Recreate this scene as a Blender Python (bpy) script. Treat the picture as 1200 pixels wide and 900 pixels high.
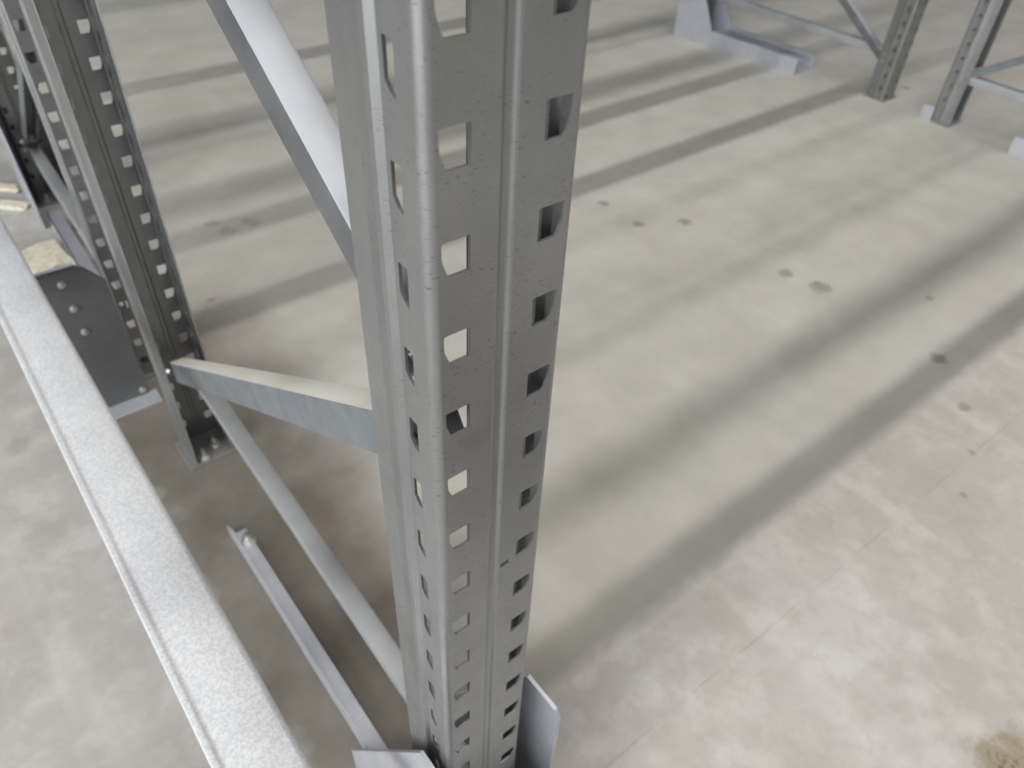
import bpy, bmesh, math, random
from mathutils import Vector, Matrix
from mathutils.geometry import tessellate_polygon
random.seed(7)
for o in list(bpy.data.objects): bpy.data.objects.remove(o)
scene = bpy.context.scene
col = scene.collection

# ---------------------------------------------------------------- camera
cam = bpy.data.cameras.new('camera'); cam_o = bpy.data.objects.new('camera', cam); col.objects.link(cam_o)
FW = Vector((0.480677, 0.567864, -0.668191)); RT = Vector((0.784423, -0.619049, 0.038191)); UP = Vector((0.391956, 0.542502, 0.743009))
M = Matrix((RT, UP, -FW)).transposed().to_4x4(); M.translation = Vector((-0.167207, -0.231721, 1.156624))
cam_o.matrix_world = M
cam.sensor_width = 36; cam.sensor_fit = 'HORIZONTAL'; cam.lens = 26.609; cam.clip_start = 0.01; cam.clip_end = 200
cam.dof.use_dof = True; cam.dof.focus_distance = 0.47; cam.dof.aperture_fstop = 10.0
scene.camera = cam_o
# ---------------------------------------------------------------- world, light, exposure
w = bpy.data.worlds.new('hall_air'); scene.world = w; w.use_nodes = True
w.node_tree.nodes['Background'].inputs[0].default_value = (0.86, 0.93, 1.0, 1)
w.node_tree.nodes['Background'].inputs[1].default_value = 0.20
vs = scene.view_settings
vs.view_transform = 'Standard'; vs.look = 'None'; vs.gamma = 1.0; vs.use_curve_mapping = False; vs.exposure = 0.0
LAMP_ROWS = [(-3.0, 170), (-0.6, 570), (1.9, 120)]      # y of each lamp row, watts
LAMP_Z = 8.0
FILL_STRENGTH = 9.5
def area_lamp(y, watts):
    l = bpy.data.lights.new('lamp_light', 'AREA'); l.shape = 'RECTANGLE'; l.size = 15.0; l.size_y = 0.13
    l.energy = watts; l.color = (1.0, 0.97, 0.92)
    o = bpy.data.objects.new('lamp_light', l); col.objects.link(o); o.location = (-2.5, y, LAMP_Z)
    return o
lamp_lights = [area_lamp(y, e) for y, e in LAMP_ROWS]

# ---------------------------------------------------------------- materials
class NT:
    def __init__(s, name):
        s.m = bpy.data.materials.new(name); s.m.use_nodes = True; s.t = s.m.node_tree
        s.b = s.t.nodes['Principled BSDF']
        s.co = s.t.nodes.new('ShaderNodeNewGeometry').outputs['Position']
    def obj_coords(s): s.co = s.t.nodes.new('ShaderNodeTexCoord').outputs['Object']
    def set(s, inp, v):
        if hasattr(v, 'is_linked') or isinstance(v, bpy.types.NodeSocket): s.t.links.new(v, inp)
        else: inp.default_value = v
    def noise(s, scale, detail=3, rough=.5, stretch=None, off=(0, 0, 0)):
        mp = s.t.nodes.new('ShaderNodeMapping'); s.t.links.new(s.co, mp.inputs[0])
        mp.inputs['Scale'].default_value = stretch or (1, 1, 1); mp.inputs['Location'].default_value = off
        n = s.t.nodes.new('ShaderNodeTexNoise'); s.t.links.new(mp.outputs[0], n.inputs['Vector'])
        n.inputs['Scale'].default_value = scale; n.inputs['Detail'].default_value = detail; n.inputs['Roughness'].default_value = rough
        return n.outputs['Fac']
    def voro(s, scale, feature='F1', stretch=None, out='Color'):
        mp = s.t.nodes.new('ShaderNodeMapping'); s.t.links.new(s.co, mp.inputs[0]); mp.inputs['Scale'].default_value = stretch or (1, 1, 1)
        n = s.t.nodes.new('ShaderNodeTexVoronoi'); s.t.links.new(mp.outputs[0], n.inputs['Vector']); n.inputs['Scale'].default_value = scale
        return n.outputs[out]
    def ramp(s, v, a, b, lo=0.0, hi=1.0):
        n = s.t.nodes.new('ShaderNodeMapRange'); s.t.links.new(v, n.inputs[0])
        n.inputs[1].default_value = a; n.inputs[2].default_value = b; n.inputs[3].default_value = lo; n.inputs[4].default_value = hi
        return n.outputs[0]
    def math(s, op, a, b=0.0, clamp=False):
        n = s.t.nodes.new('ShaderNodeMath'); n.operation = op; n.use_clamp = clamp
        s.set(n.inputs[0], a); s.set(n.inputs[1], b); return n.outputs[0]
    def mix(s, f, a, b):
        n = s.t.nodes.new('ShaderNodeMix'); n.data_type = 'RGBA'
        s.set(n.inputs[0], f); s.set(n.inputs[6], a if not isinstance(a, tuple) else (*a, 1)); s.set(n.inputs[7], b if not isinstance(b, tuple) else (*b, 1))
        return n.outputs[2]
    def bump(s, h, strength, dist):
        n = s.t.nodes.new('ShaderNodeBump'); n.inputs['Strength'].default_value = strength; n.inputs['Distance'].default_value = dist
        s.t.links.new(h, n.inputs['Height']); s.t.links.new(n.outputs[0], s.b.inputs['Normal'])
    def fin(s, c=None, rough=None, metal=0.0, spec=None):
        if c is not None: s.set(s.b.inputs['Base Color'], c if not isinstance(c, tuple) else (*c, 1))
        if rough is not None: s.set(s.b.inputs['Roughness'], rough)
        s.b.inputs['Metallic'].default_value = metal
        if spec is not None: s.b.inputs['Specular IOR Level'].default_value = spec
        return s.m

def galv(name, a, b, rough, metal, speck=False, spangle=0.0, bumpy=0.0):
    n = NT(name)
    f = n.noise(18, 4, .6); c = n.mix(n.ramp(f, .3, .7), a, b)
    fine = n.noise(900, 2, .6)
    c = n.mix(n.ramp(fine, .35, .65, 0, .18), c, tuple(x * .72 for x in a))
    if spangle:
        v = n.noise(330, 3, .75, (1, 1, .8))
        c = n.mix(n.ramp(v, .42, .60, 0, spangle), c, tuple(x * .55 for x in a))
    if speck:   # small dark rolling marks, short and lying across the strip
        v = n.noise(230, 2, .5, (1, 1, 4.5)); g = n.noise(26, 2, .5)
        d = n.math('MULTIPLY', n.ramp(v, .635, .68), n.ramp(g, .42, .56))
        c = n.mix(n.math('MULTIPLY', d, .55), c, (.06, .06, .06))
    r = n.ramp(n.noise(60, 3, .6), .3, .7, rough - .05, rough + .08)
    n.bump(n.noise(500 if not bumpy else 300, 2, .6), .12 + bumpy, .0004)
    return n.fin(c, r, metal)
POST = galv('galvanised_post_steel', (.285, .29, .295), (.335, .34, .34), .34, .74, speck=True)
BRACE = galv('galvanised_brace_steel', (.36, .375, .39), (.44, .455, .47), .42, .45)
def dusty_lit_top(name, a, b, top_tone, amount):  # tints upward faces paler: settled dust on one steel, painted light on the other
    m = galv(name, a, b, .42, .45); t = m.node_tree; bs = t.nodes['Principled BSDF']
    g = t.nodes.new('ShaderNodeNewGeometry'); sp = t.nodes.new('ShaderNodeSeparateXYZ'); t.links.new(g.outputs['True Normal'], sp.inputs[0])
    mr = t.nodes.new('ShaderNodeMapRange'); t.links.new(sp.outputs[2], mr.inputs[0]); mr.inputs[1].default_value = .4; mr.inputs[2].default_value = .8; mr.inputs[4].default_value = amount
    mx = t.nodes.new('ShaderNodeMix'); mx.data_type = 'RGBA'; t.links.new(mr.outputs[0], mx.inputs[0])
    t.links.new(bs.inputs['Base Color'].links[0].from_socket, mx.inputs[6]); mx.inputs[7].default_value = (*top_tone, 1)
    t.links.new(mx.outputs[2], bs.inputs['Base Color'])
    mt = t.nodes.new('ShaderNodeMapRange'); t.links.new(mr.outputs[0], mt.inputs[0]); mt.inputs[3].default_value = .45; mt.inputs[4].default_value = 0
    t.links.new(mt.outputs[0], bs.inputs['Metallic']); return m
DUSTY = dusty_lit_top('dust_covered_brace_steel', (.18, .20, .22), (.25, .27, .29), (.72, .71, .65), .9)
LIT_TOP = dusty_lit_top('lit_top_brace_steel', (.13, .135, .14), (.19, .195, .205), (.44, .46, .50), .75)  # pale top and dark sides paint in how light falls on rising braces
RAIL = galv('hot_dip_galvanised_steel', (.82, .84, .88), (.92, .93, .95), .42, .35, spangle=.45, bumpy=.25)
GUARD = galv('galvanised_guard_plate', (.50, .52, .58), (.60, .61, .67), .45, .5, spangle=.2)
GREY = galv('grey_plate_steel', (.14, .143, .147), (.17, .173, .176), .5, .5)
BOLT = galv('zinc_plated_steel', (.62, .62, .60), (.72, .72, .70), .3, .85)
DARKP = galv('foot_plate_steel', (.26, .25, .24), (.33, .32, .31), .55, .5)

def floor_mat():
    n = NT('concrete_floor')
    c = n.mix(n.ramp(n.noise(2.2, 5, .6), .32, .68), (.39, .373, .347), (.49, .472, .45))
    c = n.mix(n.ramp(n.noise(13, 5, .65), .46, .62, 0, .55), c, (.58, .565, .545))
    c = n.mix(n.ramp(n.noise(1.1, 3, .5, None, (4, 2, 0)), .5, .72, 0, .5), c, (.43, .365, .31))
    c = n.mix(n.ramp(n.noise(30, 4, .7), .5, .7, 0, .4), c, (.36, .35, .31))
    c = n.mix(n.ramp(n.noise(4.5, 4, .65, None, (9, 3, 0)), .50, .62, 0, .35), c, (.34, .325, .29))
    c = n.mix(n.ramp(n.noise(1.0, 3, .6, (7, .9, 1), (1.3, 0, 0)), .58, .66, 0, .35), c, (.60, .585, .555))     # pale scrape lines
    c = n.mix(n.ramp(n.noise(1.0, 3, .6, (.8, 8, 1), (0, 3.3, 0)), .52, .70, 0, .35), c, (.36, .34, .30))
    sx = n.t.nodes.new('ShaderNodeSeparateXYZ'); n.t.links.new(n.co, sx.inputs[0]); X, Y = sx.outputs[0], sx.outputs[1]
    wv = n.math('MULTIPLY', n.math('SUBTRACT', n.noise(3.5, 4, .6), .5), .30)
    # olive film of dirt where nobody drives: the strip under the racks; cleaner pinkish grey aisle in front of it
    film = n.ramp(n.math('ADD', Y, n.math('MULTIPLY', wv, .06)), .150, .160)
    film = n.math('MULTIPLY', film, n.ramp(n.math('ADD', X, wv), .0, .35))
    c = n.mix(n.math('MULTIPLY', film, .75), c, n.mix(n.ramp(n.noise(6, 4, .6), .35, .7), (.43, .42, .37), (.52, .51, .465)))
    # darker brown patch along the foot of the end frame
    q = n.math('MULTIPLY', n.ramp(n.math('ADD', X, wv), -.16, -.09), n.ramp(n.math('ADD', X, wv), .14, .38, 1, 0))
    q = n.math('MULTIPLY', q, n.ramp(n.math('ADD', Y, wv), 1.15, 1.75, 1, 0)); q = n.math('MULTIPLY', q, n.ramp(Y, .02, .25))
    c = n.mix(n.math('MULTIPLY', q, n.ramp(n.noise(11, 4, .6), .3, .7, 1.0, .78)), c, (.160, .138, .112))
    # single spots and stains at their places on the slab
    wob = n.noise(35, 2, .6)
    sep = n.t.nodes.new('ShaderNodeSeparateXYZ'); n.t.links.new(n.co, sep.inputs[0])
    tot = None
    for (x, y, r, k) in SPOTS:
        d = n.t.nodes.new('ShaderNodeVectorMath'); d.operation = 'DISTANCE'; n.t.links.new(n.co, d.inputs[0]); d.inputs[1].default_value = (x, y, 0)
        v = n.math('ADD', d.outputs['Value'], n.math('MULTIPLY', n.math('SUBTRACT', wob, .5), r * 1.6))
        m = n.ramp(v, r * .55, r * 1.15, k, 0)
        tot = m if tot is None else n.math('MAXIMUM', tot, m)
    c = n.mix(tot, c, (.17, .16, .13))
    d = n.t.nodes.new('ShaderNodeVectorMath'); d.operation = 'DISTANCE'; n.t.links.new(n.co, d.inputs[0]); d.inputs[1].default_value = (.735, -.385, 0)
    v = n.math('ADD', d.outputs['Value'], n.math('MULTIPLY', n.math('SUBTRACT', n.noise(28, 4, .7), .5), .12))
    c = n.mix(n.ramp(v, .055, .085, .8, 0), c, (.26, .22, .14))
    c = n.mix(n.math('MULTIPLY', n.ramp(v, .02, .05, .8, 0), n.ramp(n.noise(90, 3, .7), .45, .6)), c, (.09, .055, .03))
    d = n.t.nodes.new('ShaderNodeVectorMath'); d.operation = 'DISTANCE'; n.t.links.new(n.co, d.inputs[0]); d.inputs[1].default_value = (.50, -.86, 0)
    v2 = n.math('ADD', d.outputs['Value'], n.math('MULTIPLY', n.math('SUBTRACT', n.noise(9, 4, .7), .5), .2))
    c = n.mix(n.ramp(v2, .36, .42, .9, 0), c, (.10, .07, .04))      # unseen dark patch, added to darken what the post's web reflects
    # hairline crack running along the aisle
    yy = n.math('ADD', sep.outputs['Y'], n.math('MULTIPLY', n.math('SUBTRACT', n.noise(14, 3, .6), .5), .012))
    dd = n.math('ABSOLUTE', n.math('SUBTRACT', yy, n.math('MULTIPLY_ADD' if False else 'ADD', .012, n.math('MULTIPLY', sep.outputs['X'], -.012))))
    cr = n.math('MULTIPLY', n.ramp(dd, .0005, .0018, .35, 0), n.ramp(n.noise(6, 2, .5), .42, .55))
    c = n.mix(cr, c, (.18, .17, .15))
    n.bump(n.noise(120, 4, .6), .10, .001)
    return n.fin(c, n.ramp(n.noise(5, 3, .6), .3, .7, .42, .62), 0, .4)
SPOTS = [(1.427, 1.249, .018, .6), (1.422, 1.094, .02, .6), (1.553, 1.022, .022, .65), (1.574, .667, .022, .6), (1.595, .565, .03, .6),
         (1.575, .21, .022, .75), (1.453, .081, .018, .6), (.392, 1.808, .026, .4), (.486, 1.755, .03, .4), (.41, 1.745, .028, .4),
         (3.205, 1.248, .018, .6), (-.258, 1.194, .03, .3), (1.80, .36, .012, .5), (.24, 1.45, .012, .4), (1.2, -.05, .008, .5), (1.33, .0, .008, .5)]
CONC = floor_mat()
def simple(name, a, b, scale=40, rough=.6, metal=0):
    n = NT(name); return n.fin(n.mix(n.ramp(n.noise(scale, 4, .6), .35, .65), a, b), rough, metal)
WOOD = simple('pale_broken_wood', (.62, .55, .42), (.78, .74, .63), 60, .75)
WALLM = simple('pale_wall_panel', (.50, .51, .52), (.56, .57, .58), 2, .7)
HOUS = simple('white_lamp_housing', (.7, .7, .7), (.8, .8, .8), 5, .5)
BEAMM = simple('orange_beam_paint', (.55, .18, .04), (.60, .21, .05), 5, .45)

# ---------------------------------------------------------------- helpers
def link(name, bm, mat, parent=None, smooth=None, loc=None):
    me = bpy.data.meshes.new(name); bmesh.ops.recalc_face_normals(bm, faces=bm.faces); bm.to_mesh(me); bm.free()
    me.materials.append(mat); o = bpy.data.objects.new(name, me); col.objects.link(o)
    if parent is not None: o.parent = parent
    if smooth is not None:
        for p in me.polygons: p.use_smooth = True
        me.set_sharp_from_angle(angle=math.radians(smooth))
    return o
def thing(name, label, cat, loc=(0, 0, 0), rz=0, group=None):
    o = bpy.data.objects.new(name, None); col.objects.link(o); o.location = loc; o.rotation_euler = (0, 0, rz); o.empty_display_size = .05
    o['label'] = label; o['category'] = cat
    if group: o['group'] = group
    return o
def tag(o, label, cat, group=None):
    o['label'] = label; o['category'] = cat
    if group: o['group'] = group
    return o
def box(bm, a, b, bevel=0):
    r = bmesh.ops.create_cube(bm, size=1)
    for v in r['verts']:
        v.co = Vector([(a[i] + b[i]) / 2 + v.co[i] * (b[i] - a[i]) for i in range(3)])
    if bevel:
        es = list({e for v in r['verts'] for e in v.link_edges})
        bmesh.ops.bevel(bm, geom=es, offset=bevel, segments=2, affect='EDGES', profile=.5)
def cyl(bm, p, axis, r, h, n=16, r2=None):
    q = Vector(axis).normalized().to_track_quat('Z', 'Y').to_matrix().to_4x4(); q.translation = Vector(p) + Vector(axis).normalized() * h / 2
    bmesh.ops.create_cone(bm, cap_ends=True, segments=n, radius1=r, radius2=r if r2 is None else r2, depth=h, matrix=q)
def bolt_bm(p, axis, r=.009, nut=.007, shank=.014):
    """washer, hexagon nut and a short threaded end"""
    bm = bmesh.new(); a = Vector(axis).normalized(); p = Vector(p)
    cyl(bm, p, a, r * 1.35, .002, 20); cyl(bm, p + a * .002, a, r, nut, 6)
    cyl(bm, p + a * (.002 + nut), a, r * .5, shank - nut, 12)
    return bm
def prism(bm, pts, ext):
    """extrude a closed 3-D polygon along vector ext"""
    e = Vector(ext); a = [bm.verts.new(Vector(p)) for p in pts]; b = [bm.verts.new(Vector(p) + e) for p in pts]
    bm.faces.new(a); bm.faces.new(list(reversed(b)))
    for i in range(len(a)): j = (i + 1) % len(a); bm.faces.new((a[i], a[j], b[j], b[i]))

# ---------------------------------------------------------------- the perforated upright
ARC = [(-.0362 - .0048 * math.cos(k * math.pi / 16), .0048 - .0048 * math.sin(k * math.pi / 16)) for k in range(9)]
ARC[-1] = (-.0365, 0)
HW = .018           # web slot height
def post_profile():
    """left half of the profile, from the rear lip to the middle groove; 'W'/'S' marks a slotted strip"""
    L = [(-.0352, .0782, ''), (-.0358, .0776, ''), (-.0381, .0540, ''), (-.0384, .0525, ''),
         (-.0405, .0425, ''), (-.041, .0405, ''), (-.041, .0365, ''), (-.0378, .0335, 'S'), (-.0378, .0170, ''), (-.041, .0130, '')]
    L += [(x, y, '') for x, y in ARC[:-1] if x < -.0366]
    L += [(ARC[-1][0], 0, 'W'), (-.0165, 0, ''), (-.0050, 0, ''), (-.0040, .0003, ''), (-.0026, .0012, ''), (-.0016, .0015, '')]
    return L
def full_profile():
    L = post_profile(); n = len(L)
    R = [(-x, y) for x, y, _ in reversed(L)]
    pts = [(x, y) for x, y, _ in L] + R
    seg = [k for _, _, k in L[:-1]] + ['M'] + ['' for _ in range(n - 1)]
    for i in range(n - 1): seg[2 * n - 2 - i] = L[i][2].lower()
    return pts, seg
def hole_poly(kind):
    """slot outline as (across, up) with across in 0..1 metres from the segment's start, for the left side"""
    if kind == 'W':     # web slot: outer side leans in at the bottom
        a, b = .0018, .0173
        return [(a, .0175), (a + .0010, HW), (b - .0006, HW), (b, HW - .0008), (b, .0008), (b - .0008, 0), (a + .0042, 0), (a + .0030, .0012), (a + .0003, .0085), (a, .011)]
    a, b = .0040, .0120  # side slot
    return [(a, .0448), (a + .0005, .0452), (b - .0005, .0452), (b, .0447), (b, .0230), (b - .0005, .0226), (a + .0035, .0246), (a, .0285)]
def make_post(name, parent, zphase, height=3.6, extra=None, zbase=.005, mat=None):
    bm = bmesh.new(); pts, seg = full_profile()
    z_lo = zphase
    while z_lo - .05 > zbase: z_lo -= .05
    rows = []; z = z_lo - .004
    while z < height: rows.append(z); z += .05
    if rows[0] < zbase: rows = rows[1:]; z_lo += .05
    cache = {}
    def vert(x, y, z):
        k = (round(x, 5), round(y, 5), round(z, 5))
        if k not in cache: cache[k] = bm.verts.new((x, y, z))
        return cache[k]
    def face(vs):
        if len(set(vs)) > 2:
            try: bm.faces.new(vs)
            except ValueError: pass
    for i, k in enumerate(seg):
        a, b = Vector(pts[i]), Vector(pts[i + 1]); Lg = (b - a).length; d = (b - a) / Lg
        face([vert(*a, zbase), vert(*b, zbase), vert(*b, rows[0]), vert(*a, rows[0])])
        flip = k in ('w', 's'); K = k.upper()
        for ri, z0 in enumerate(rows):
            ph = z0 + .004
            if K not in ('W', 'S') or z0 > 1.6:
                if extra and K == 'M': pass
                if extra and k == 'X': pass
                if not (extra and i == extra[0] and ri == extra[1]):
                    face([vert(*a, z0), vert(*b, z0), vert(*b, z0 + .05), vert(*a, z0 + .05)]); continue
                hp = extra[2]
            else: hp = hole_poly(K)
            outer = [(0, 0), (Lg, 0), (Lg, .05), (0, .05)]
            hp = [((Lg - s) if flip else s, t + .004) for s, t in hp]
            tri = tessellate_polygon([[Vector((s, t, 0)) for s, t in outer], [Vector((s, t, 0)) for s, t in hp]])
            allp = outer + hp
            for t3 in tri:
                vs = []
                for q in t3:
                    s, t = allp[q]; xy = a + d * s; vs.append(vert(xy.x, xy.y, z0 + t))
                face(vs)
    bmesh.ops.recalc_face_normals(bm, faces=bm.faces)
    o = link(name, bm, mat or POST, parent)
    m = o.modifiers.new('sheet_thickness', 'SOLIDIFY'); m.use_even_offset = True; m.thickness = .0018; m.offset = 0
    return o

def cbar(bm, p, q, width, depth, t=.002, side=(1, 0, 0)):
    """C-section bar from p to q (upper left edge), open below: top web and two flanges with rounded corners"""
    p, q = Vector(p), Vector(q); s = Vector(side); ax = (q - p).normalized(); dn = s.cross(ax).normalized()
    if dn.z > 0: dn = -dn
    r = .003
    out = [(0, depth), (0, r), (r * .3, r * .3), (r, 0), (width - r, 0), (width - r * .3, r * .3), (width, r), (width, depth)]
    inn = [(width - t, depth), (width - t, r), (width - t - r * .3, t), (t + r * .3, t), (t, r), (t, depth)]
    pr = out + inn
    A = [bm.verts.new(p + s * u + dn * v) for u, v in pr]; B = [bm.verts.new(q + s * u + dn * v) for u, v in pr]
    n = len(pr)
    for i in range(n): j = (i + 1) % n; bm.faces.new((A[i], A[j], B[j], B[i]))
    bm.faces.new(A); bm.faces.new(list(reversed(B)))

def frame(name, label, x_near, x_far, y_near, y_far, braces, zph, group='upright frames', near_extra=None):
    """upright frame: two posts whose webs face outwards, braces between them"""
    t = thing('upright_frame', label, 'rack frame', (x_near, y_near, 0), 0, group)
    dx, dy = x_far - x_near, y_far - y_near
    make_post('post', t, zph[0], extra=near_extra)
    p2 = make_post('post', t, zph[1]); p2.location = (dx, dy, 0); p2.rotation_euler = (0, 0, math.pi)
    for (kind, x1, y1, z1, x2, y2, z2, wd, dp) in braces:
        bm = bmesh.new(); cbar(bm, (x1 - x_near, y1 - y_near, z1), (x2 - x_near, y2 - y_near, z2), wd, dp)
        link(kind, bm, BRACE if kind[0] == 'h' else DUSTY if z2 < z1 else LIT_TOP, t, smooth=35)
        for (xx, yy, zz, e) in ((x1, y1, z1, 1), (x2, y2, z2, -1)):
            ax = -1
            bm = bolt_bm((xx - x_near - .001, yy - y_near + e * .008 * 0, zz - dp * .55), (ax, 0, 0), .006, .005, .009)
            link('bolt', bm, BOLT, t, smooth=30)
    for (x, y, s, px) in ((0, 0, 1, 0), (dx, dy, -1, 0)):
        bm = bmesh.new()
        ya, yb = sorted((y - s * .010, y + s * .083)); box(bm, (x - .052, ya, 0), (x + .052, yb, .005), .0012)
        fp = link('foot_plate', bm, DARKP, t)
        bm = bolt_bm((x + .012, y + s * .045, .005), (0, 0, 1), .009, .008, .02); link('anchor_bolt', bm, BOLT, fp, smooth=30)
        bm = bolt_bm((x - .018, y + s * .066, .005), (0, 0, 1), .009, .008, .02); link('anchor_bolt', bm, BOLT, fp, smooth=30)
    return t

# ---------------------------------------------------------------- the setting
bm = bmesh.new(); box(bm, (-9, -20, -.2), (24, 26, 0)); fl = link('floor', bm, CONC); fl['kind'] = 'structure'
for nm, a, b in (('wall_left', (-9.2, -20, 0), (-9, 26, 11)), ('wall_right', (24, -20, 0), (24.2, 26, 11)),
                 ('wall_back', (-9, 26, 0), (24, 26.2, 11)), ('wall_front', (-9, -20.2, 0), (24, -20, 11))):
    bm = bmesh.new(); box(bm, a, b); o = link(nm, bm, WALLM); o['kind'] = 'structure'

wm = bpy.data.materials.new('added_fill_glow'); wm.use_nodes = True
wb = wm.node_tree.nodes['Principled BSDF']; wb.inputs['Base Color'].default_value = (.8, .85, .9, 1)
wb.inputs['Emission Color'].default_value = (.93, .97, 1, 1); wb.inputs['Emission Strength'].default_value = FILL_STRENGTH
for k in range(4):          # unseen glowing panels on the left wall, added to brighten left-facing steel
    y0 = -10.5 + k * 2.95
    bm = bmesh.new(); box(bm, (-8.99, y0, .9), (-8.96, y0 + 2.55, 5.2)); o = link('fill_panel_%d' % (k + 1), bm, wm); o['kind'] = 'structure'
    bm = bmesh.new()
    for a, b in (((-9, y0 - .08, .82), (-8.93, y0, 5.28)), ((-9, y0 + 2.55, .82), (-8.93, y0 + 2.558, 5.28)), ((-9, y0, .82), (-8.93, y0 + 2.55, .9)), ((-9, y0, 5.2), (-8.93, y0 + 2.55, 5.28))): box(bm, a, b)
    link('fill_panel_frame', bm, HOUS, o)
# ---------------------------------------------------------------- frames
SL = .65
def dz(y, y0, z0, s): return z0 + s * (y - y0)
fA = [('diagonal_brace', .0, .055, dz(.055, .108, .795, -SL), .018, .955, dz(.955, .108, .795, -SL), .029, .038),
      ('diagonal_brace', .0, .055, dz(.055, .111, .927, SL), .02, .955, dz(.955, .111, .927, SL), .027, .026),
      ('horizontal_brace', .030, .055, .220, .044, .955, .215, .029, .018)]
EX = None
# the extra little slot beside the groove of the near post (segment right of the groove, row nearest z = .719)
pts, seg = full_profile(); ei = [i for i in range(len(seg)) if abs(pts[i][0] - .0050) < 1e-6][0]
def zstart(zph):
    z = zph
    while z - .05 > .005: z -= .05
    r = z - .004
    return r if r >= .005 else r + .05
r0 = zstart(1.0683)
row = int((.719 - r0) // .05); t0 = .719 - (r0 + .05 * row) - .004
EX = (ei, row, [(.0012, t0 - .0022), (.0085, t0 - .0022), (.0085, t0 + .0022), (.0012, t0 + .0022)])
frame('A', 'galvanised rack frame standing nearest the camera, its large slotted post filling the middle', .020, .040, 0, 1.003, fA, (1.0683, .7917), near_extra=EX)
def shift(br, dx, dy, mirror=None):
    return [(k, x1 + dx, y1 + dy, z1, x2 + dx, y2 + dy, z2, a, b) for k, x1, y1, z1, x2, y2, z2, a, b in br]
fB = [('diagonal_brace', .0, .05, .78, .018, .955, .20, .030, .032), ('diagonal_brace', .0, .05, .83, .018, .955, 1.40, .027, .026),
      ('horizontal_brace', 0, .05, .175, .018, .955, .175, .030, .03)]
fB = [(k, x1 + .03, 1.254 + y1, z1, x2 + .03, 1.254 + y2, z2, a, b) for k, x1, y1, z1, x2, y2, z2, a, b in fB]
frame('B', 'galvanised rack frame directly behind the nearest one at the upper left edge', .048, .062, 1.2544, 2.258, fB, (.7349, .75))
fC = [('horizontal_brace', 2.965, .05, .19, 2.975, .955, .19, .030, .03), ('diagonal_brace', 2.965, .05, .80, 2.975, .955, .20, .030, .03),
      ('diagonal_brace', 2.965, .05, .86, 2.975, .955, 1.42, .027, .026)]
frame('C', 'galvanised rack frame cut off by the right edge', 2.985, 3.003, 0, 1.008, fC, (.75, .4024))
fD = [('horizontal_brace', 2.985, 1.28, .19, 2.99, 2.18, .19, .030, .03), ('diagonal_brace', 2.985, 1.28, .16, 2.99, 2.18, .75, .030, .03),
      ('diagonal_brace', 2.985, 1.28, 1.36, 2.99, 2.18, .80, .027, .026)]
frame('D', 'galvanised rack frame at the top right behind the channel-shaped floor guard', 3.012, 3.02, 1.222, 2.24, fD, (.41, .42))

fC_t = bpy.data.objects['upright_frame.002']
bm = bmesh.new(); box(bm, (2.948 - 2.985, 1.000, 0), (2.952 - 2.985, 1.045, .055), .001); o = link('foot_bracket', bm, GUARD, fC_t); o['label'] = 'small pale bracket at the foot of the post'
# ---------------------------------------------------------------- load beams above the picture
def load_beam(label, x0, x1, y, z, s):
    t = thing('load_beam', label, 'rack beam', ((x0 + x1) / 2, y, z), 0, 'load beams')
    h = (x1 - x0) / 2
    bm = bmesh.new(); box(bm, (-h + .006, -.025, -.065), (h - .006, .025, .065), .003); link('beam_tube', bm, BEAMM, t)
    for e in (-1, 1):
        bm = bmesh.new(); a, b = sorted((e * (h - .006), e * (h - .001))); box(bm, (a, -.03, -.09), (b, .035, .09), .001); link('end_plate', bm, BEAMM, t)
for z, lv in ((1.62, 'first level'), (3.1, 'second level')):
    for y, n in ((.028, 'over the front of the near rack'), (.975, 'over the back of the near rack'), (1.283, 'over the front of the rear rack'), (2.228, 'over the back of the rear rack')):
        x0 = .064 if y < 1 and y < .5 else (.084 if y < 1 else (.093 if y < 2 else .106))
        x1 = 2.941 if y < .5 else (2.958 if y < 1 else (2.968 if y < 2 else 2.976))
        load_beam('painted load beam on the %s, %s' % (lv, n), x0, x1, y, z, 1)

# ---------------------------------------------------------------- post guards
def guard_wall(bm, x, t, y0, foot, top, lip, s):
    """plate standing in a plane x = const, front edge at y0, sloping down to a low lip at y0+s*foot"""
    run = (top - lip) * .52
    P = [(x, y0, .0), (x, y0, top - .012), (x, y0 + s * .006, top), (x, y0 + s * (foot - run), top), (x, y0 + s * foot, lip), (x, y0 + s * foot, 0)]
    prism(bm, P, (t, 0, 0))
g = thing('post_guard', 'bluish galvanised upright guard wrapped round the foot of the large middle post', 'rack guard', (.0305, -.03, 0), 0, 'post guards')
bm = bmesh.new(); guard_wall(bm, -.0655, .004, .005, .255, .450, .06, 1); link('side_wall', bm, GUARD, g)
bm = bmesh.new(); guard_wall(bm, .0615, .004, .010, .245, .438, .06, 1); link('side_wall', bm, GUARD, g)
bm = bmesh.new(); box(bm, (-.0655, .002, 0), (.0655, .006, .300), .001); link('front_plate', bm, GUARD, g)
fr = None
bm = bmesh.new()
prism(bm, [(-.0435, .20, 0), (-.0435, .20, .045), (-.0435, .73, .045), (-.0435, .765, .020), (-.0435, .765, 0)], (.003, 0, 0))
prism(bm, [(-.0410, .20, .0415), (-.0410, .20, .0445), (-.022, .20, .0445), (-.022, .20, .0415)], (0, .52, 0))
fr = link('floor_rail', bm, GUARD, g)
bm = bolt_bm((-.030, .690, .0445), (0, 0, 1), .010, .009, .022); link('anchor_bolt', bm, BOLT, fr, smooth=30)

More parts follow.
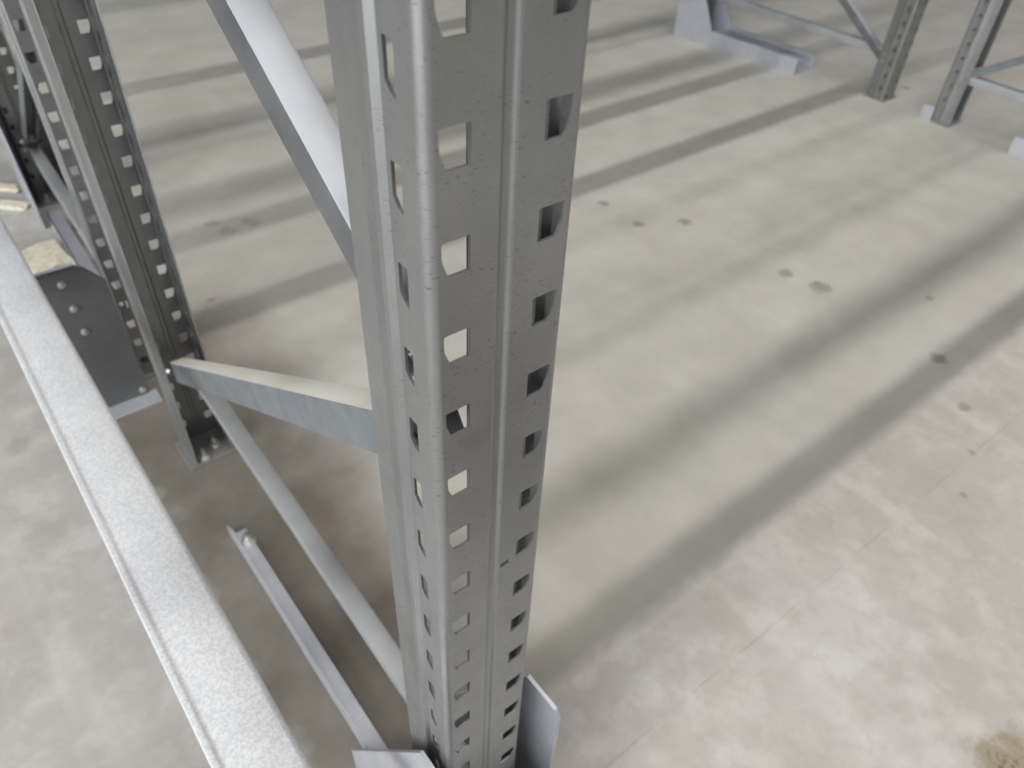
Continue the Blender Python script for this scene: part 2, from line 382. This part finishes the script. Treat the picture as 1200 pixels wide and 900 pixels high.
g = thing('post_guard', 'dark-sided upright guard with a thin floor rail at the far upper left', 'rack guard', (.062, 2.285, 0), math.radians(-1), 'post guards')
bm = bmesh.new(); guard_wall(bm, -.062, .004, -.005, .245, .438, .06, -1); link('side_wall', bm, GUARD, g)
bm = bmesh.new(); guard_wall(bm, .060, .004, -.005, .245, .438, .06, -1); link('side_wall', bm, GUARD, g)
bm = bmesh.new(); box(bm, (-.062, -.004, 0), (.064, 0, .30), .001); link('front_plate', bm, GUARD, g)
bm = bmesh.new(); prism(bm, [(-.040, -.22, 0), (-.040, -.22, .035), (-.040, -.68, .035), (-.040, -.68, 0)], (.003, 0, 0))
prism(bm, [(-.040, -.22, .032), (-.040, -.22, .035), (-.006, -.22, .035), (-.006, -.22, .032)], (0, -.45, 0)); link('floor_rail', bm, GUARD, g)

def channel_guard(label, loc, rz, s, wd=.136, ln=.66):
    g = thing('post_guard', label, 'rack guard', loc, rz, 'post guards'); h = wd / 2
    for e in (-1, 1):
        bm = bmesh.new(); x = -h if e < 0 else h - .005; guard_wall(bm, x, .005, 0, .205, .45, .065, s); link('side_wall', bm, GUARD, g)
        bm = bmesh.new(); a, b = sorted((s * .2055, s * ln)); box(bm, (x, a, .0), (x + .005, b, .065), .001); link('channel_flange', bm, GUARD, g)
        bm = bmesh.new(); box(bm, (x + (.005 if e < 0 else -.028), a, .060), (x + (.033 if e < 0 else 0), b, .065), .001); link('channel_lip', bm, GUARD, g)
    bm = bmesh.new(); a, b = sorted((s * .005, s * ln)); box(bm, (-h + .005, a, 0), (h - .005, b, .005)); link('channel_base', bm, GUARD, g)
    bm = bmesh.new(); a, b = sorted((-s * .005, 0)); box(bm, (-h, a, 0), (h, b, .30), .001); link('front_plate', bm, GUARD, g)
    return g
channel_guard('pale galvanised upright guard with a wide channel lying on the floor, top right', (2.932, 2.272, 0), math.radians(3.8), -1, .150)
channel_guard('pale floor guard whose blunt end just shows at the right edge', (2.995, -.03, 0), 0, 1, .150, .71)

# ---------------------------------------------------------------- end barrier: big rail on plates
g = thing('end_barrier', 'bright speckled galvanised barrier rail running diagonally across the lower left', 'barrier', (-.151, .55, 0))
bm = bmesh.new()
L0, L1 = -.85, 2.2; W, H = .0755, .048; r = .004
sec = [(-W/2, .352), (-W/2, .3975), (-W/2 + .0015, .4003), (-W/2 + .005, .401), (-W/2 + .0085, .4003), (-W/2 + .0105, .3990), (-W/2 + .013, .3996), (W/2 - .007, .4000), (W/2 - .003, .3990), (W/2, .3955), (W/2, .352)]
prism(bm, [(x, L0, z) for x, z in sec], (0, L1 - L0, 0)); link('rail', bm, RAIL, g, smooth=50)
def barrier_plate(y):
    bm = bmesh.new(); X0 = -.030
    P = [(X0 + .0, y, .006), (X0 + .0, y, .3515), (.107, y, .3470), (.120, y, .340), (.150, y, .300), (.152, y, .006)]
    prism(bm, P, (0, .005, 0)); o = link('support_plate', bm, GREY, g)
    bm = bmesh.new(); box(bm, (X0, y - .040, 0), (.166, y + .005, .006), .001); link('foot_flange', bm, GUARD, o)
    bm = bmesh.new(); box(bm, (X0, y - .002, .3515 - .001), (.107, y + .006, .3519), .0); link('top_edge', bm, GUARD, o)
    for (px, pz) in ((.075, .318), (.078, .262), (.080, .205), (.140, .02)):
        b = bolt_bm((px, y, pz), (0, -1, 0), .0055, .004, .007); link('bolt', b, BOLT, o, smooth=30)
barrier_plate(.641)
barrier_plate(-.73)

# ---------------------------------------------------------------- debris
def scrap(name, label, cat, loc, size, rz, group='broken wood scraps', tilt=0):
    bm = bmesh.new(); box(bm, (-size[0]/2, -size[1]/2, 0), (size[0]/2, size[1]/2, size[2]))
    bmesh.ops.subdivide_edges(bm, edges=bm.edges, cuts=2, use_grid_fill=True)
    for v in bm.verts:
        if v.co.z > .001: v.co += Vector((random.uniform(-1, 1) * size[0] * .07, random.uniform(-1, 1) * size[1] * .07, -random.random() * size[2] * .2))
        else: v.co.x *= random.uniform(.9, 1); v.co.y *= random.uniform(.9, 1)
    o = link(name, bm, WOOD); o.location = loc; o.rotation_euler = (0, 0, rz); return tag(o, label, cat, group)
scrap('wood_chip', 'flat cream chunk of broken wood lying behind the grey barrier plate', 'wood scrap', (-.045, 1.86, 0), (.10, .13, .022), .15)
scrap('wood_splinter', 'pale wood splinter at the left edge, the upper of the pair', 'wood scrap', (-.055, 2.37, 0), (.03, .15, .015), .75)
scrap('wood_splinter', 'yellowish wood splinter at the left edge, the lower of the pair', 'wood scrap', (-.065, 2.24, 0), (.03, .14, .015), .8)
scrap('wood_splinter', 'small yellowish wood stub beside the far sloping brace', 'wood scrap', (.075, 2.0, 0), (.02, .03, .012), .3)

# ---------------------------------------------------------------- lamp housings in the hall roof
for (y, _), l, nm in zip(LAMP_ROWS, lamp_lights, ('over the aisle', 'above the near rack front', 'above the rear rack')):
    t = thing('strip_light', 'long white strip light hung %s' % nm, 'lamp', (-2.5, y, LAMP_Z))
    bm = bmesh.new(); box(bm, (-7.6, -.09, .02), (7.6, .09, .12), .01); link('lamp_housing', bm, HOUS, t)
    for sx in (-6, -2, 2, 6):
        bm = bmesh.new(); cyl(bm, (sx, 0, .12), (0, 0, 1), .006, 2.8, 8); link('hanger_rod', bm, HOUS, t)
    l.location = (0, 0, .012); l.parent = t
